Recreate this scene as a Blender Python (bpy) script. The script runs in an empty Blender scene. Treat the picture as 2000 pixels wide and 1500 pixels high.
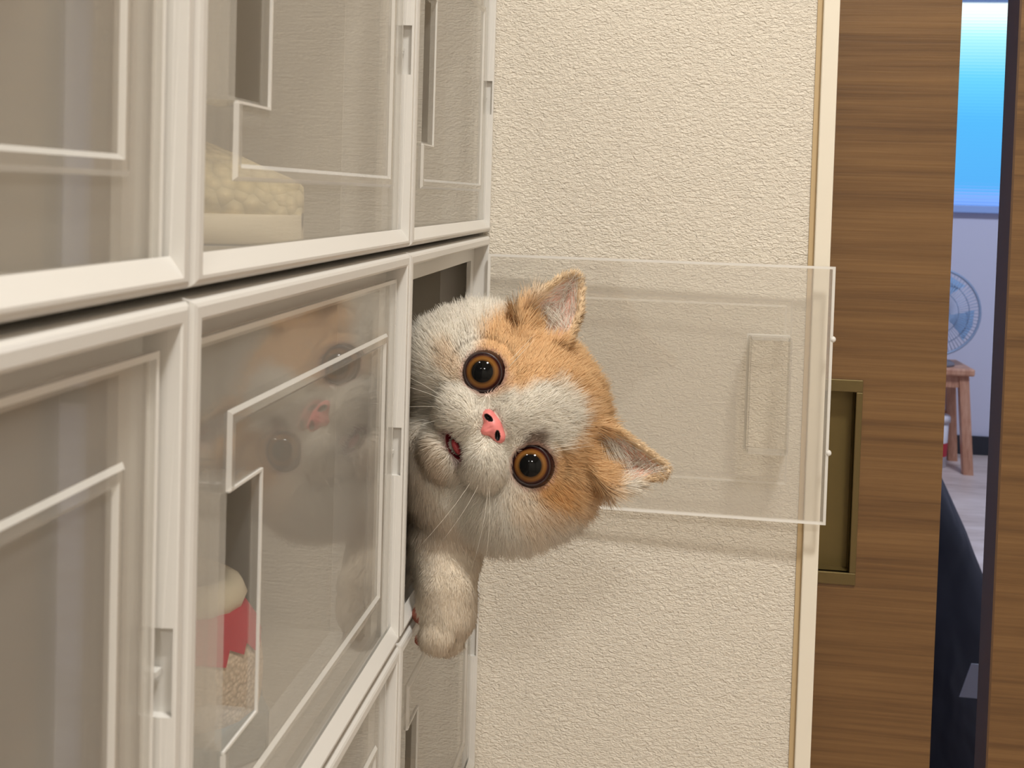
import bpy, bmesh, math
import numpy as np
from mathutils import Vector, Matrix

rng = np.random.default_rng(7)
SC = bpy.context.scene
COL = SC.collection

# ------------------------------------------------------------------ camera
CAM = np.array([0.103544, -0.238776, 0.024577])
YAW, PITCH, ROLL, FPX = -0.132394, -0.034506, 0.029465, 2183.6
PX, PY = 1000.0, 454.94
def cam_axes():
    cy, sy, cp, sp = math.cos(YAW), math.sin(YAW), math.cos(PITCH), math.sin(PITCH)
    f = np.array([sy*cp, cy*cp, sp]); r = np.array([cy, -sy, 0.0]); u = np.cross(r, f)
    cr, sr = math.cos(ROLL), math.sin(ROLL)
    return cr*r + sr*u, -sr*r + cr*u, f
CR, CU, CF = cam_axes()
cd = bpy.data.cameras.new('camera')
cam = bpy.data.objects.new('camera', cd); COL.objects.link(cam)
cd.sensor_width = 36.0; cd.sensor_fit = 'HORIZONTAL'
cd.lens = FPX/2000*36.0
cd.shift_x = (1000.0-PX)/2000.0
cd.shift_y = (PY-750.0)/2000.0
cd.clip_start = 0.01; cd.clip_end = 50
m = Matrix(((CR[0], CU[0], -CF[0], CAM[0]), (CR[1], CU[1], -CF[1], CAM[1]), (CR[2], CU[2], -CF[2], CAM[2]), (0, 0, 0, 1)))
cam.matrix_world = m
cd.dof.use_dof = True; cd.dof.focus_distance = 0.56; cd.dof.aperture_fstop = 36
SC.camera = cam

# ------------------------------------------------------------------ view, world, lights
vs = SC.view_settings
vs.view_transform = 'Standard'; vs.look = 'None'; vs.gamma = 1.0; vs.use_curve_mapping = False
vs.exposure = 0.0
SC.cycles.transparent_max_bounces = 32
SC.cycles.max_bounces = 10; SC.cycles.diffuse_bounces = 6; SC.cycles.transmission_bounces = 8
SC.cycles_curves.shape = 'RIBBONS'
wd = bpy.data.worlds.new('world'); SC.world = wd; wd.use_nodes = True
wd.node_tree.nodes['Background'].inputs[0].default_value = (1.0, 0.96, 0.90, 1)
wd.node_tree.nodes['Background'].inputs[1].default_value = 0.05
def area(name, loc, target, size, power, color, spread=180):
    l = bpy.data.lights.new(name, 'AREA'); l.shape = 'DISK'; l.size = size; l.energy = power; l.color = color
    l.spread = math.radians(spread)
    o = bpy.data.objects.new(name, l); COL.objects.link(o); o.location = loc
    o.rotation_euler = (Vector(target)-Vector(loc)).to_track_quat('-Z', 'Y').to_euler()
    return o
area('hall_ceiling_lamp', (0.46, -0.38, 1.26), (0.46, -0.38, 0), 0.18, 21.5, (1.0, 0.975, 0.92))
area('entrance_ceiling_lamp', (0.35, -1.9, 1.26), (0.35, -1.9, 0), 0.30, 15.5, (1.0, 0.975, 0.92))
area('far_room_ceiling_lamp', (1.6, 3.4, 1.26), (1.6, 3.4, 0), 0.5, 42.0, (0.72, 0.80, 1.0))

# ------------------------------------------------------------------ helpers
def mat(name, color=(0.8, 0.8, 0.8), rough=0.5, metal=0.0, spec=0.5):
    mt = bpy.data.materials.new(name); mt.use_nodes = True
    b = mt.node_tree.nodes['Principled BSDF']
    b.inputs['Base Color'].default_value = (*color, 1); b.inputs['Roughness'].default_value = rough
    b.inputs['Metallic'].default_value = metal; b.inputs['Specular IOR Level'].default_value = spec
    return mt
def N(mt, kind, **kw):
    n = mt.node_tree.nodes.new(kind)
    for k, v in kw.items(): setattr(n, k, v)
    return n
def L(mt, a, b): mt.node_tree.links.new(a, b)
def bsdf(mt): return mt.node_tree.nodes['Principled BSDF']
def mapped(mt, scale, kind='Object'):
    tc = N(mt, 'ShaderNodeTexCoord'); mp = N(mt, 'ShaderNodeMapping'); mp.inputs['Scale'].default_value = scale
    L(mt, tc.outputs[kind], mp.inputs['Vector']); return mp.outputs['Vector']
def ramp(mt, fac, stops, interp='LINEAR'):
    r = N(mt, 'ShaderNodeValToRGB'); r.color_ramp.interpolation = interp
    e = r.color_ramp.elements
    while len(e) < len(stops): e.new(0.5)
    for i, (p, c) in enumerate(stops): e[i].position = p; e[i].color = (*c, 1)
    if fac is not None: L(mt, fac, r.inputs['Fac'])
    return r
def lin(r, g, b):
    return tuple(((c/255)/12.92 if c/255 <= 0.04045 else ((c/255+0.055)/1.055)**2.4) for c in (r, g, b))

def obj(name, me, m=None, parent=None, loc=(0, 0, 0)):
    o = bpy.data.objects.new(name, me); COL.objects.link(o)
    if m is not None:
        for q in (m if isinstance(m, (list, tuple)) else [m]): me.materials.append(q)
    o.location = loc
    if parent is not None: o.parent = parent
    return o
def tag(o, label=None, cat=None, group=None, kind=None):
    if label: o['label'] = label
    if cat: o['category'] = cat
    if group: o['group'] = group
    if kind: o['kind'] = kind
    return o
def thing(name, label, cat, loc=(0, 0, 0), group=None, rz=0):
    o = bpy.data.objects.new(name, None); COL.objects.link(o); o.empty_display_size = 0.02
    o.location = loc; o.rotation_euler = (0, 0, rz)
    return tag(o, label, cat, group)
def mesh(name, v, f, smooth=False, mi=None):
    me = bpy.data.meshes.new(name); me.from_pydata([tuple(map(float, q)) for q in v], [], f); me.update()
    if mi is not None: me.polygons.foreach_set('material_index', mi)
    if smooth: me.polygons.foreach_set('use_smooth', [True]*len(me.polygons))
    return me
def fix_normals(me):
    bm = bmesh.new(); bm.from_mesh(me); bmesh.ops.recalc_face_normals(bm, faces=bm.faces); bm.to_mesh(me); bm.free(); return me
def box_vf(x0, x1, y0, y1, z0, z1, base=0):
    v = [(x0, y0, z0), (x1, y0, z0), (x1, y1, z0), (x0, y1, z0), (x0, y0, z1), (x1, y0, z1), (x1, y1, z1), (x0, y1, z1)]
    f = [(0, 3, 2, 1), (4, 5, 6, 7), (0, 1, 5, 4), (1, 2, 6, 5), (2, 3, 7, 6), (3, 0, 4, 7)]
    return v, [tuple(i+base for i in q) for q in f]
def boxes(name, bl, bevel=0.0, seg=2):
    v, f = [], []
    for b in bl:
        a, c = box_vf(*b, base=len(v)); v += a; f += c
    me = mesh(name, v, f)
    if bevel: bevel_me(me, bevel, seg)
    return me
def bevel_me(me, w, seg=2, angle=30):
    bm = bmesh.new(); bm.from_mesh(me)
    es = [e for e in bm.edges if len(e.link_faces) == 2 and e.calc_face_angle(0) > math.radians(angle)]
    bmesh.ops.bevel(bm, geom=es, offset=w, segments=seg, profile=0.5, affect='EDGES', clamp_overlap=True)
    bm.to_mesh(me); bm.free()
    me.polygons.foreach_set('use_smooth', [False]*len(me.polygons)); return me
def loft(loops, close_ring=False, cap=False, smooth=False, name='loft', closed=True):
    """loops: list of equal-length point lists; faces between successive loops"""
    n = len(loops[0]); v = [p for lp in loops for p in lp]; f = []
    k = len(loops)
    for i in range(k if close_ring else k-1):
        j = (i+1) % k
        for s in range(n if closed else n-1):
            t = (s+1) % n
            f.append((i*n+s, i*n+t, j*n+t, j*n+s))
    if cap:
        f.append(tuple(range(n))[::-1]); f.append(tuple((k-1)*n+s for s in range(n)))
    return fix_normals(mesh(name, v, f, smooth))
def lathe(prof, n=32, name='lathe', axis='Z', cap=False):
    loops = []
    for r, z in prof:
        lp = []
        for i in range(n):
            a = 2*math.pi*i/n; x, y = r*math.cos(a), r*math.sin(a)
            lp.append((x, y, z) if axis == 'Z' else (x, z, y))
        loops.append(lp)
    return loft(loops, cap=cap, smooth=True, name=name)
def tube(pts, r0, r1=None, n=8, name='tube', cap=True):
    r1 = r0 if r1 is None else r1
    pts = [Vector(p) for p in pts]; loops = []
    ref = Vector((0.13, 0.27, 0.95))
    for i, p in enumerate(pts):
        d = (pts[min(i+1, len(pts)-1)]-pts[max(i-1, 0)]).normalized()
        x = d.cross(ref); x = x.normalized() if x.length > 1e-6 else d.cross(Vector((1, 0, 0))).normalized()
        y = d.cross(x); r = r0+(r1-r0)*i/(len(pts)-1)
        loops.append([tuple(p+x*(r*math.cos(2*math.pi*k/n))+y*(r*math.sin(2*math.pi*k/n))) for k in range(n)])
    return loft(loops, cap=cap, smooth=True, name=name)

# ------------------------------------------------------------------ materials
M = {}
# white moulded plastic
mt = M['frame'] = mat('cream_white_plastic', (0.64, 0.62, 0.585), 0.32)
mt = M['shell'] = mat('milky_plastic_shell', (0.72, 0.68, 0.60), 0.5)
tl = N(mt, 'ShaderNodeBsdfTranslucent'); tl.inputs[0].default_value = (0.70, 0.64, 0.54, 1); mxs = N(mt, 'ShaderNodeMixShader'); mxs.inputs[0].default_value = 0.45
L(mt, bsdf(mt).outputs[0], mxs.inputs[1]); L(mt, tl.outputs[0], mxs.inputs[2]); L(mt, mxs.outputs[0], mt.node_tree.nodes['Material Output'].inputs[0])
# clear plastic: straight-through transparency, a little milky haze, mirror growing towards grazing
def clear(name, tint, haze, rough, f0=0.04):
    mt = bpy.data.materials.new(name); mt.use_nodes = True; nt = mt.node_tree
    for n in list(nt.nodes): nt.nodes.remove(n)
    out = N(mt, 'ShaderNodeOutputMaterial'); tr = N(mt, 'ShaderNodeBsdfTransparent'); tr.inputs[0].default_value = (*tint, 1)
    df = N(mt, 'ShaderNodeBsdfDiffuse'); df.inputs[0].default_value = (0.86, 0.84, 0.80, 1)
    gl = N(mt, 'ShaderNodeBsdfGlossy'); gl.inputs['Roughness'].default_value = rough
    m1 = N(mt, 'ShaderNodeMixShader'); m1.inputs[0].default_value = haze
    L(mt, tr.outputs[0], m1.inputs[1]); L(mt, df.outputs[0], m1.inputs[2])
    lw = N(mt, 'ShaderNodeLayerWeight'); lw.inputs['Blend'].default_value = 0.5
    pw = N(mt, 'ShaderNodeMath', operation='POWER'); pw.inputs[1].default_value = 5.0; L(mt, lw.outputs['Facing'], pw.inputs[0])
    ma = N(mt, 'ShaderNodeMath', operation='MULTIPLY_ADD'); ma.inputs[1].default_value = 1-f0; ma.inputs[2].default_value = f0
    L(mt, pw.outputs[0], ma.inputs[0])
    m2 = N(mt, 'ShaderNodeMixShader'); L(mt, ma.outputs[0], m2.inputs[0]); L(mt, m1.outputs[0], m2.inputs[1]); L(mt, gl.outputs[0], m2.inputs[2])
    L(mt, m2.outputs[0], out.inputs[0]); return mt
M['clear'] = clear('clear_plastic_sheet', (0.97, 0.96, 0.94), 0.15, 0.03, 0.05)
M['ridge'] = clear('moulding_glint_plastic', (0.96, 0.955, 0.94), 0.44, 0.10, 0.06)  # strong haze paints the bright glints along the border's chamfers
M['pocket'] = clear('clear_pocket_plastic', (0.97, 0.96, 0.94), 0.07, 0.03)
M['pocket2'] = clear('milky_pocket_side', (0.97, 0.96, 0.94), 0.16, 0.05)
M['edge'] = clear('edge_light_plastic', (0.95, 0.94, 0.92), 0.72, 0.15)  # white haze paints the light gathered in the clear sheet's edges
# wallpaper
mt = M['paper'] = mat('woven_wallpaper', (0.74, 0.68, 0.585), 0.85, spec=0.2)
v = mapped(mt, (1, 1, 1))
n1 = N(mt, 'ShaderNodeTexNoise'); n1.inputs['Scale'].default_value = 520; n1.inputs['Detail'].default_value = 3.0; n1.inputs['Distortion'].default_value = 1.0
mp2 = N(mt, 'ShaderNodeMapping'); mp2.inputs['Scale'].default_value = (0.62, 1, 1.25); L(mt, v, mp2.inputs['Vector']); L(mt, mp2.outputs[0], n1.inputs['Vector'])
n2 = N(mt, 'ShaderNodeTexNoise'); n2.inputs['Scale'].default_value = 900; n2.inputs['Detail'].default_value = 2.0; L(mt, v, n2.inputs['Vector'])
mx = N(mt, 'ShaderNodeMath', operation='MULTIPLY_ADD'); mx.inputs[1].default_value = 0.25; L(mt, n2.outputs[0], mx.inputs[0]); L(mt, n1.outputs[0], mx.inputs[2])
bp = N(mt, 'ShaderNodeBump'); bp.inputs['Strength'].default_value = 0.85; bp.inputs['Distance'].default_value = 0.0021
L(mt, mx.outputs[0], bp.inputs['Height']); L(mt, bp.outputs[0], bsdf(mt).inputs['Normal'])
M['plaster'] = mat('cream_plaster', (0.74, 0.71, 0.65), 0.9)
M['trim'] = mat('white_door_trim', lin(228, 220, 204), 0.4)
M['trim_edge'] = mat('tan_sealant', lin(190, 165, 125), 0.6)
# wood veneer, grain running level
def wood(name, c1, c2, c3, scale, rough=0.45):
    mt = mat(name, c1, rough)
    v = mapped(mt, scale)
    a = N(mt, 'ShaderNodeTexNoise'); a.inputs['Scale'].default_value = 1.0; a.inputs['Detail'].default_value = 6; a.inputs['Roughness'].default_value = 0.62; a.inputs['Distortion'].default_value = 0.35
    L(mt, v, a.inputs['Vector'])
    mp = N(mt, 'ShaderNodeMapping'); mp.inputs['Scale'].default_value = (5.0, 5.0, 6.0); L(mt, v, mp.inputs['Vector'])
    b = N(mt, 'ShaderNodeTexNoise'); b.inputs['Scale'].default_value = 1.0; b.inputs['Detail'].default_value = 4; L(mt, mp.outputs[0], b.inputs['Vector'])
    ad = N(mt, 'ShaderNodeMath', operation='MULTIPLY_ADD'); ad.inputs[1].default_value = 0.38; L(mt, b.outputs[0], ad.inputs[0])
    sb = N(mt, 'ShaderNodeMath', operation='MULTIPLY'); sb.inputs[1].default_value = 0.72; L(mt, a.outputs[0], sb.inputs[0]); L(mt, sb.outputs[0], ad.inputs[2])
    r = ramp(mt, ad.outputs[0], [(0.36, c2), (0.52, c1), (0.70, c3)])
    L(mt, r.outputs[0], bsdf(mt).inputs['Base Color'])
    bp = N(mt, 'ShaderNodeBump'); bp.inputs['Strength'].default_value = 0.25; bp.inputs['Distance'].default_value = 0.0006
    L(mt, b.outputs[0], bp.inputs['Height']); L(mt, bp.outputs[0], bsdf(mt).inputs['Normal'])
    return mt
M['wood'] = wood('brown_wood_veneer', lin(104, 74, 40), lin(82, 55, 27), lin(120, 88, 51), (2.2, 2.2, 85))
M['wood_edge'] = mat('dark_door_edge', lin(84, 58, 34), 0.5)
M['bronze'] = mat('bronze_metal', lin(112, 98, 66), 0.38, 0.85)
M['bronze_dark'] = mat('bronze_cup', lin(104, 88, 50), 0.45, 0.5)
M['floor'] = wood('pale_floorboard', lin(196, 178, 168), lin(170, 150, 140), lin(214, 198, 190), (2, 9, 3), 0.4)
M['lavender'] = mat('pale_far_wall', lin(206, 206, 220), 0.9)

# ------------------------------------------------------------------ setting
FLOOR, CEIL = -1.115, 1.285
WALL_Y = 0.4412
def st(name, bl, m, **k):
    o = obj(name, boxes(name, bl, **k), M[m] if isinstance(m, str) else m); return tag(o, kind='structure')
st('floor', [(-1.2, 3.4, -2.7, 5.3, FLOOR-0.05, FLOOR)], 'floor')
st('ceiling', [(-1.2, 3.4, -2.7, 5.3, CEIL, CEIL+0.05)], 'plaster')
st('wall_left', [(-0.42, -0.36, -2.7, 0.62, FLOOR, CEIL)], 'plaster')
st('wall_right', [(1.35, 1.42, -2.7, 0.40, FLOOR, CEIL)], 'plaster')
st('wall_rear', [(-0.36, 1.35, -2.7, -2.62, FLOOR, CEIL)], 'plaster')
st('wall_front', [(-0.36, 0.1905, WALL_Y, WALL_Y+0.044, FLOOR, CEIL)], 'paper')
st('wall_far', [(-1.2, 3.4, 5.15, 5.25, FLOOR, CEIL)], 'lavender')
st('wall_far_side', [(3.3, 3.4, 0.62, 5.15, FLOOR, CEIL)], 'lavender')
st('wall_far_left', [(-0.48, -0.42, 0.62, 5.15, FLOOR, CEIL)], 'lavender')
st('wall_partition', [(1.30, 3.4, 0.53, 0.62, FLOOR, CEIL), (-0.48, 0.02, 0.56, 0.62, FLOOR, CEIL)], 'lavender')
st('wall_base', [(-0.335, -0.01, -0.222, 0.444, FLOOR, -0.5025)], 'plaster')
# wall end trim
t1 = tag(obj('trim_1', boxes('trim_1', [(0.1936, 0.2029, WALL_Y-0.0035, WALL_Y+0.038, FLOOR, CEIL)], bevel=0.0007), M['trim']), kind='structure')
t2 = tag(obj('trim_2', boxes('trim_2', [(0.1905, 0.1936, WALL_Y-0.0008, WALL_Y+0.036, FLOOR, CEIL)]), M['trim_edge']), kind='structure')

# sliding wooden door with a bronze cup pull, and its neighbour
DY = 0.500
HX0, HX1, HZ0, HZ1 = 0.1895, 0.2355, -0.2213, -0.0880
bl = [(0.02, HX0+0.003, DY, DY+0.024, FLOOR+0.004, CEIL-0.004), (HX1-0.003, 0.2865, DY, DY+0.024, FLOOR+0.004, CEIL-0.004),
      (HX0+0.003, HX1-0.003, DY, DY+0.024, FLOOR+0.004, HZ0+0.003), (HX0+0.003, HX1-0.003, DY, DY+0.024, HZ1-0.003, CEIL-0.004)]
d1 = tag(obj('door_1', boxes('door_1', bl), M['wood']), kind='structure', label='brown wood-grain sliding door with bronze cup pull beside the wallpapered wall')
fr = 0.0042
pull = obj('pull_frame', boxes('pull_frame', [(HX0, HX1, DY-0.0016, DY+0.003, HZ1-fr*1.9, HZ1), (HX0, HX1, DY-0.0016, DY+0.003, HZ0, HZ0+fr*1.9),
        (HX0, HX0+fr, DY-0.0016, DY+0.003, HZ0+fr*1.9, HZ1-fr*1.9), (HX1-fr, HX1, DY-0.0016, DY+0.003, HZ0+fr*1.9, HZ1-fr*1.9)], bevel=0.0005), M['bronze'], d1)
cup = obj('pull_cup', boxes('pull_cup', [(HX0+fr-0.0012, HX0+fr, DY, DY+0.012, HZ0+fr, HZ1-fr), (HX1-fr, HX1-fr+0.0012, DY, DY+0.012, HZ0+fr, HZ1-fr),
        (HX0+fr, HX1-fr, DY, DY+0.012, HZ1-fr*1.9, HZ1-fr*1.9+0.0012), (HX0+fr, HX1-fr, DY, DY+0.012, HZ0+fr*1.9-0.0012, HZ0+fr*1.9),
        (HX0+fr, HX1-fr, DY+0.011, DY+0.013, HZ0+fr, HZ1-fr)]), M['bronze_dark'], d1)
d2 = tag(obj('door_2', boxes('door_2', [(0.3222, 1.30, DY, DY+0.0245, FLOOR+0.004, CEIL-0.004)]), M['wood']), kind='structure')
obj('door_edge', boxes('door_edge', [(0.3209, 0.3222, DY, DY+0.0245, FLOOR+0.004, CEIL-0.004)]), M['wood_edge'], d2)

# ------------------------------------------------------------------ storage boxes
W, H = 0.22, 0.16698
HB = H-0.0020                     # box height, leaving the dark slit between rows
def rect(l, r, t, b, X):          # insets from the box's outer rectangle, local frame: y 0..W, z 0..HB
    return [(X, l, b), (X, W-r, b), (X, W-r, HB-t), (X, l, HB-t)]
def build_frame():
    loops = [rect(.0003, .0003, 0, 0, -.0300), rect(.0003, .0003, 0, 0, -.0030), rect(.0008, .0008, .0006, .0006, -.0013),
             rect(.0016, .0016, .0013, .0013, -.0004), rect(.0028, .0028, .0022, .0022, 0.0),
             rect(.0050, .0050, .0048, .0030, 0.0), rect(.0056, .0054, .0056, .0074, -.0004 ),
             rect(.0060, .0056, .0060, .0078, -.0033), rect(.0060, .0056, .0062, .0040, -.0036),
             rect(.0060, .0056, .0064, .0030, -.0090), rect(.0150, .0165, .0150, .0070, -.0090),
             rect(.0150, .0165, .0150, .0070, -.0115), rect(.0028, .0028, .0025, .0025, -.0120), rect(.0028, .0028, .0025, .0025, -.0300)]
    # bottom rail: a chamfer leaning back so that it faces up and out
    loops[6] = [(-.0030 if i < 2 else -.0004, p[1], p[2]) for i, p in enumerate(loops[6])]
    me = loft(loops, close_ring=True, name='front_frame')
    # cut the hinge slot into the right stile
    o = obj('tmp_frame', me); zc = HB/2-0.0013+0.0006
    cut = obj('tmp_cut', boxes('tmp_cut', [(-.0086, -.0009, W-.0075, W-.0030, zc-.0101, zc+.0101)]))
    md = o.modifiers.new('b', 'BOOLEAN'); md.operation = 'DIFFERENCE'; md.object = cut; md.solver = 'EXACT'
    dg = bpy.context.evaluated_depsgraph_get()
    me2 = bpy.data.meshes.new_from_object(o.evaluated_get(dg)); me2.name = 'front_frame'
    bpy.data.objects.remove(o); bpy.data.objects.remove(cut)
    return me2
FRAME_ME = build_frame(); FRAME_ME.materials.append(M['frame'])
def build_shell():
    D = -0.330
    o0 = rect(.0008, .0008, .0006, .0006, -.0300); o1 = rect(.0008, .0008, .0006, .0006, D)
    i0 = rect(.0030, .0030, .0026, .0026, -.0300); i1 = rect(.0030, .0030, .0026, .0026, D+.0025)
    v = o0+o1+i1+i0; f = []
    for a, b in ((0, 4), (8, 12), (12, 0)):
        for s in range(4): f.append((a+s, a+(s+1) % 4, b+(s+1) % 4, b+s))
    f += [(4, 5, 6, 7), (8, 9, 10, 11)]
    return fix_normals(mesh('shell', v, f))
SHELL_ME = build_shell(); SHELL_ME.materials.append(M['shell'])
# door in its own frame: origin on the hinge axis at the door's foot, u towards the free edge = -y, face out = +x
DW, DH, DT = 0.2040, 0.1508, 0.0022
PU0, PU1 = 0.1563, 0.1800         # finger pocket
PZ0, PZ1 = DH/2-0.0335, DH/2+0.0335
RU0, RU1, RZ0, RZ1 = 0.0165, 0.1810, 0.0215, 0.1303   # moulded border
def build_door():
    x1, x0 = 0.0, -DT; e = 0.0015
    us = [0, e, PU0, PU1, DW-e, DW]; zs = [0, e, PZ0, PZ1, DH-e, DH]
    v, f, mi, idx = [], [], [], {}
    for k, x in enumerate((x1, x0)):
        for i, u in enumerate(us):
            for j, z in enumerate(zs): idx[k, i, j] = len(v); v.append((x, -u, z))
    for i in range(5):
        for j in range(5):
            if i == 2 and j == 2: continue
            q = 1 if i in (0, 4) or j in (0, 4) else 0
            f.append((idx[0, i, j], idx[0, i+1, j], idx[0, i+1, j+1], idx[0, i, j+1])); mi.append(q)
            f.append((idx[1, i, j], idx[1, i, j+1], idx[1, i+1, j+1], idx[1, i+1, j])); mi.append(q)
    rim = [(i, 0) for i in range(5)]+[(5, j) for j in range(5)]+[(i, 5) for i in range(5, 0, -1)]+[(0, j) for j in range(5, 0, -1)]
    for a, b in zip(rim, rim[1:]+rim[:1]):
        f.append((idx[0, *a], idx[0, *b], idx[1, *b], idx[1, *a])); mi.append(1)
    hole = [(2, 2), (3, 2), (3, 3), (2, 3)]
    for a, b in zip(hole, hole[1:]+hole[:1]):
        f.append((idx[0, *a], idx[0, *b], idx[1, *b], idx[1, *a])); mi.append(0)
    me = mesh('door', v, f, mi=mi); return fix_normals(me)
DOOR_ME = build_door(); DOOR_ME.materials.append(M['clear']); DOOR_ME.materials.append(M['edge'])
def build_border():
    # one open band running round the panel, broken by the pocket; trapezoid section, 1.1 mm proud of the face
    bw, sl, h = 0.0044, 0.0011, 0.0012
    zc0, zc1 = PZ0-0.0006, PZ1+0.0006
    path = [(RU1, zc1), (RU1, RZ1), (RU0, RZ1), (RU0, RZ0), (RU1, RZ0), (RU1, zc0)]
    cu, cz = (RU0+RU1)/2, (RZ0+RZ1)/2
    def inset(p, d):
        u, z = p
        uu = u-d if u > cu else u+d
        return (uu, z if p in (path[0], path[-1]) else (z-d if z > cz else z+d))
    loops = []
    for p in path:
        q = [inset(p, 0), inset(p, sl), inset(p, bw-sl), inset(p, bw)]
        loops.append([(0.0001, -q[0][0], q[0][1]), (h, -q[1][0], q[1][1]), (h, -q[2][0], q[2][1]), (0.0001, -q[3][0], q[3][1])])
    me = loft(loops, closed=False, name='moulded_border')
    mi = []
    for i in range(5): mi += [1, 0, 1]
    me.polygons.foreach_set('material_index', mi); return me
BORDER_ME = build_border(); BORDER_ME.materials.append(M['clear']); BORDER_ME.materials.append(M['ridge'])
def build_pocket():
    d, t = 0.0125, 0.0011
    y0, y1 = -PU1, -PU0
    o = boxes('finger_pocket', [(-DT-d, -DT, y0, y0+t, PZ0, PZ1), (-DT-d, -DT, y1-t, y1, PZ0, PZ1), (-DT-d, -DT, y0+t, y1-t, PZ0, PZ0+t),
                                (-DT-d, -DT, y0+t, y1-t, PZ1-t, PZ1), (-DT-d, -DT-d+t, y0+t, y1-t, PZ0+t, PZ1-t)])
    return o
POCKET_ME = build_pocket(); POCKET_ME.materials.append(M['pocket']); POCKET_ME.materials.append(M['pocket2'])
POCKET_ME.polygons.foreach_set('material_index', [1 if i < 6 or 12 <= i < 24 else 0 for i in range(30)])
RIM_ME = boxes('pocket_rim', [(0.0, .0007, -PU0-.0002, -PU0+.0008, PZ0-.0008, PZ1+.0008), (0.0, .0007, -PU1, -PU0, PZ1+.0001, PZ1+.0008), (0.0, .0007, -PU1, -PU0, PZ0-.0008, PZ0-.0001)])
RIM_ME.materials.append(M['edge'])
NUB_ME = lathe([(0.0001, .0019), (.0010, .0016), (.0017, .0009), (.0019, 0), (.0017, -.0009), (.0010, -.0016), (.0001, -.0019)], 12, 'latch_nub', cap=True); NUB_ME.materials.append(M['edge'])
PIN_ME = boxes('hinge_pin', [(-.0072, -.0040, W-.0068, W-.0040, -.0006, .0006)]); PIN_ME.materials.append(M['frame'])

def storage_box(col, row, label, angle=0.0):
    t = thing('storage_box', label, 'storage box', (0, W*(col-1), -H*row+0.0010-H), 'clear-fronted storage boxes in the stack')
    obj('shell', SHELL_ME, None, t); obj('front_frame', FRAME_ME, None, t)
    obj('hinge_pin', PIN_ME, None, t, (0, 0, HB/2-0.0007))
    d = obj('door', DOOR_ME, None, t, (0.0004 if angle else -0.0038, W-0.0083, 0.0034)); d.rotation_euler = (0, 0, angle)
    if angle: d['label'] = 'clear door swung wide open in front of the wallpaper'
    obj('moulded_border', BORDER_ME, None, d); obj('finger_pocket', POCKET_ME, None, d); obj('pocket_rim', RIM_ME, None, d)
    for z in (PZ0+0.0003, PZ1-0.0003): obj('latch_nub', NUB_ME, None, d, (-DT/2, -DW, z))
    return t
storage_box(0, -1, 'upper storage box at the left edge, nearest the camera, with a closed empty-looking clear door')
storage_box(1, -1, 'upper storage box with a cream knitted shoe behind its closed clear door')
storage_box(2, -1, 'upper storage box beside the wallpaper, directly above the cat')
storage_box(0, 0, 'lower left storage box with a dark closed door, nearest the camera')
storage_box(1, 0, 'closed storage box whose clear door mirrors the cat and shows a red-heeled sneaker')
storage_box(2, 0, 'open storage box the cat leans out of, its clear door swung wide', math.radians(88.8))
storage_box(0, 1, 'bottom row storage box below the dark closed one at the left')
storage_box(1, 1, 'bottom row storage box below the one that mirrors the cat')
storage_box(2, 1, 'bottom row storage box beside the wallpaper, below the paw of the cat')

# ------------------------------------------------------------------ SDF toolbox and surface nets
def sd_ell(P, c, r):
    c = np.asarray(c, np.float32); r = np.asarray(r, np.float32); q = (P-c)/r
    k0 = np.sqrt((q*q).sum(-1)); k1 = np.sqrt(((q/r)**2).sum(-1))+1e-9
    return k0*(k0-1)/k1
def sd_cap(P, a, b, ra, rb):
    a = np.asarray(a, np.float32); b = np.asarray(b, np.float32); d = b-a
    h = np.clip(((P-a)@d)/float(d@d), 0, 1); return np.linalg.norm(P-a-h[..., None]*d, axis=-1)-(ra+(rb-ra)*h)
def smin(a, b, k):
    h = np.clip(0.5+0.5*(b-a)/k, 0, 1); return b*(1-h)+a*h-k*h*(1-h)
def smax(a, b, k): return -smin(-a, -b, k)
def sd_poly(x, y, poly):
    d = np.full(x.shape, 1e9, np.float32); s = np.ones(x.shape, np.float32); n = len(poly)
    for i in range(n):
        ax, ay = poly[i]; bx, by = poly[i-1]
        ex, ey = bx-ax, by-ay; wx, wy = x-ax, y-ay
        h = np.clip((wx*ex+wy*ey)/(ex*ex+ey*ey), 0, 1)
        dx, dy = wx-ex*h, wy-ey*h; d = np.minimum(d, dx*dx+dy*dy)
        c1 = y >= ay; c2 = y < by; c3 = ex*wy > ey*wx
        fl = (c1 & c2 & c3) | (~c1 & ~c2 & ~c3); s = np.where(fl, -s, s)
    return s*np.sqrt(d)
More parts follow.
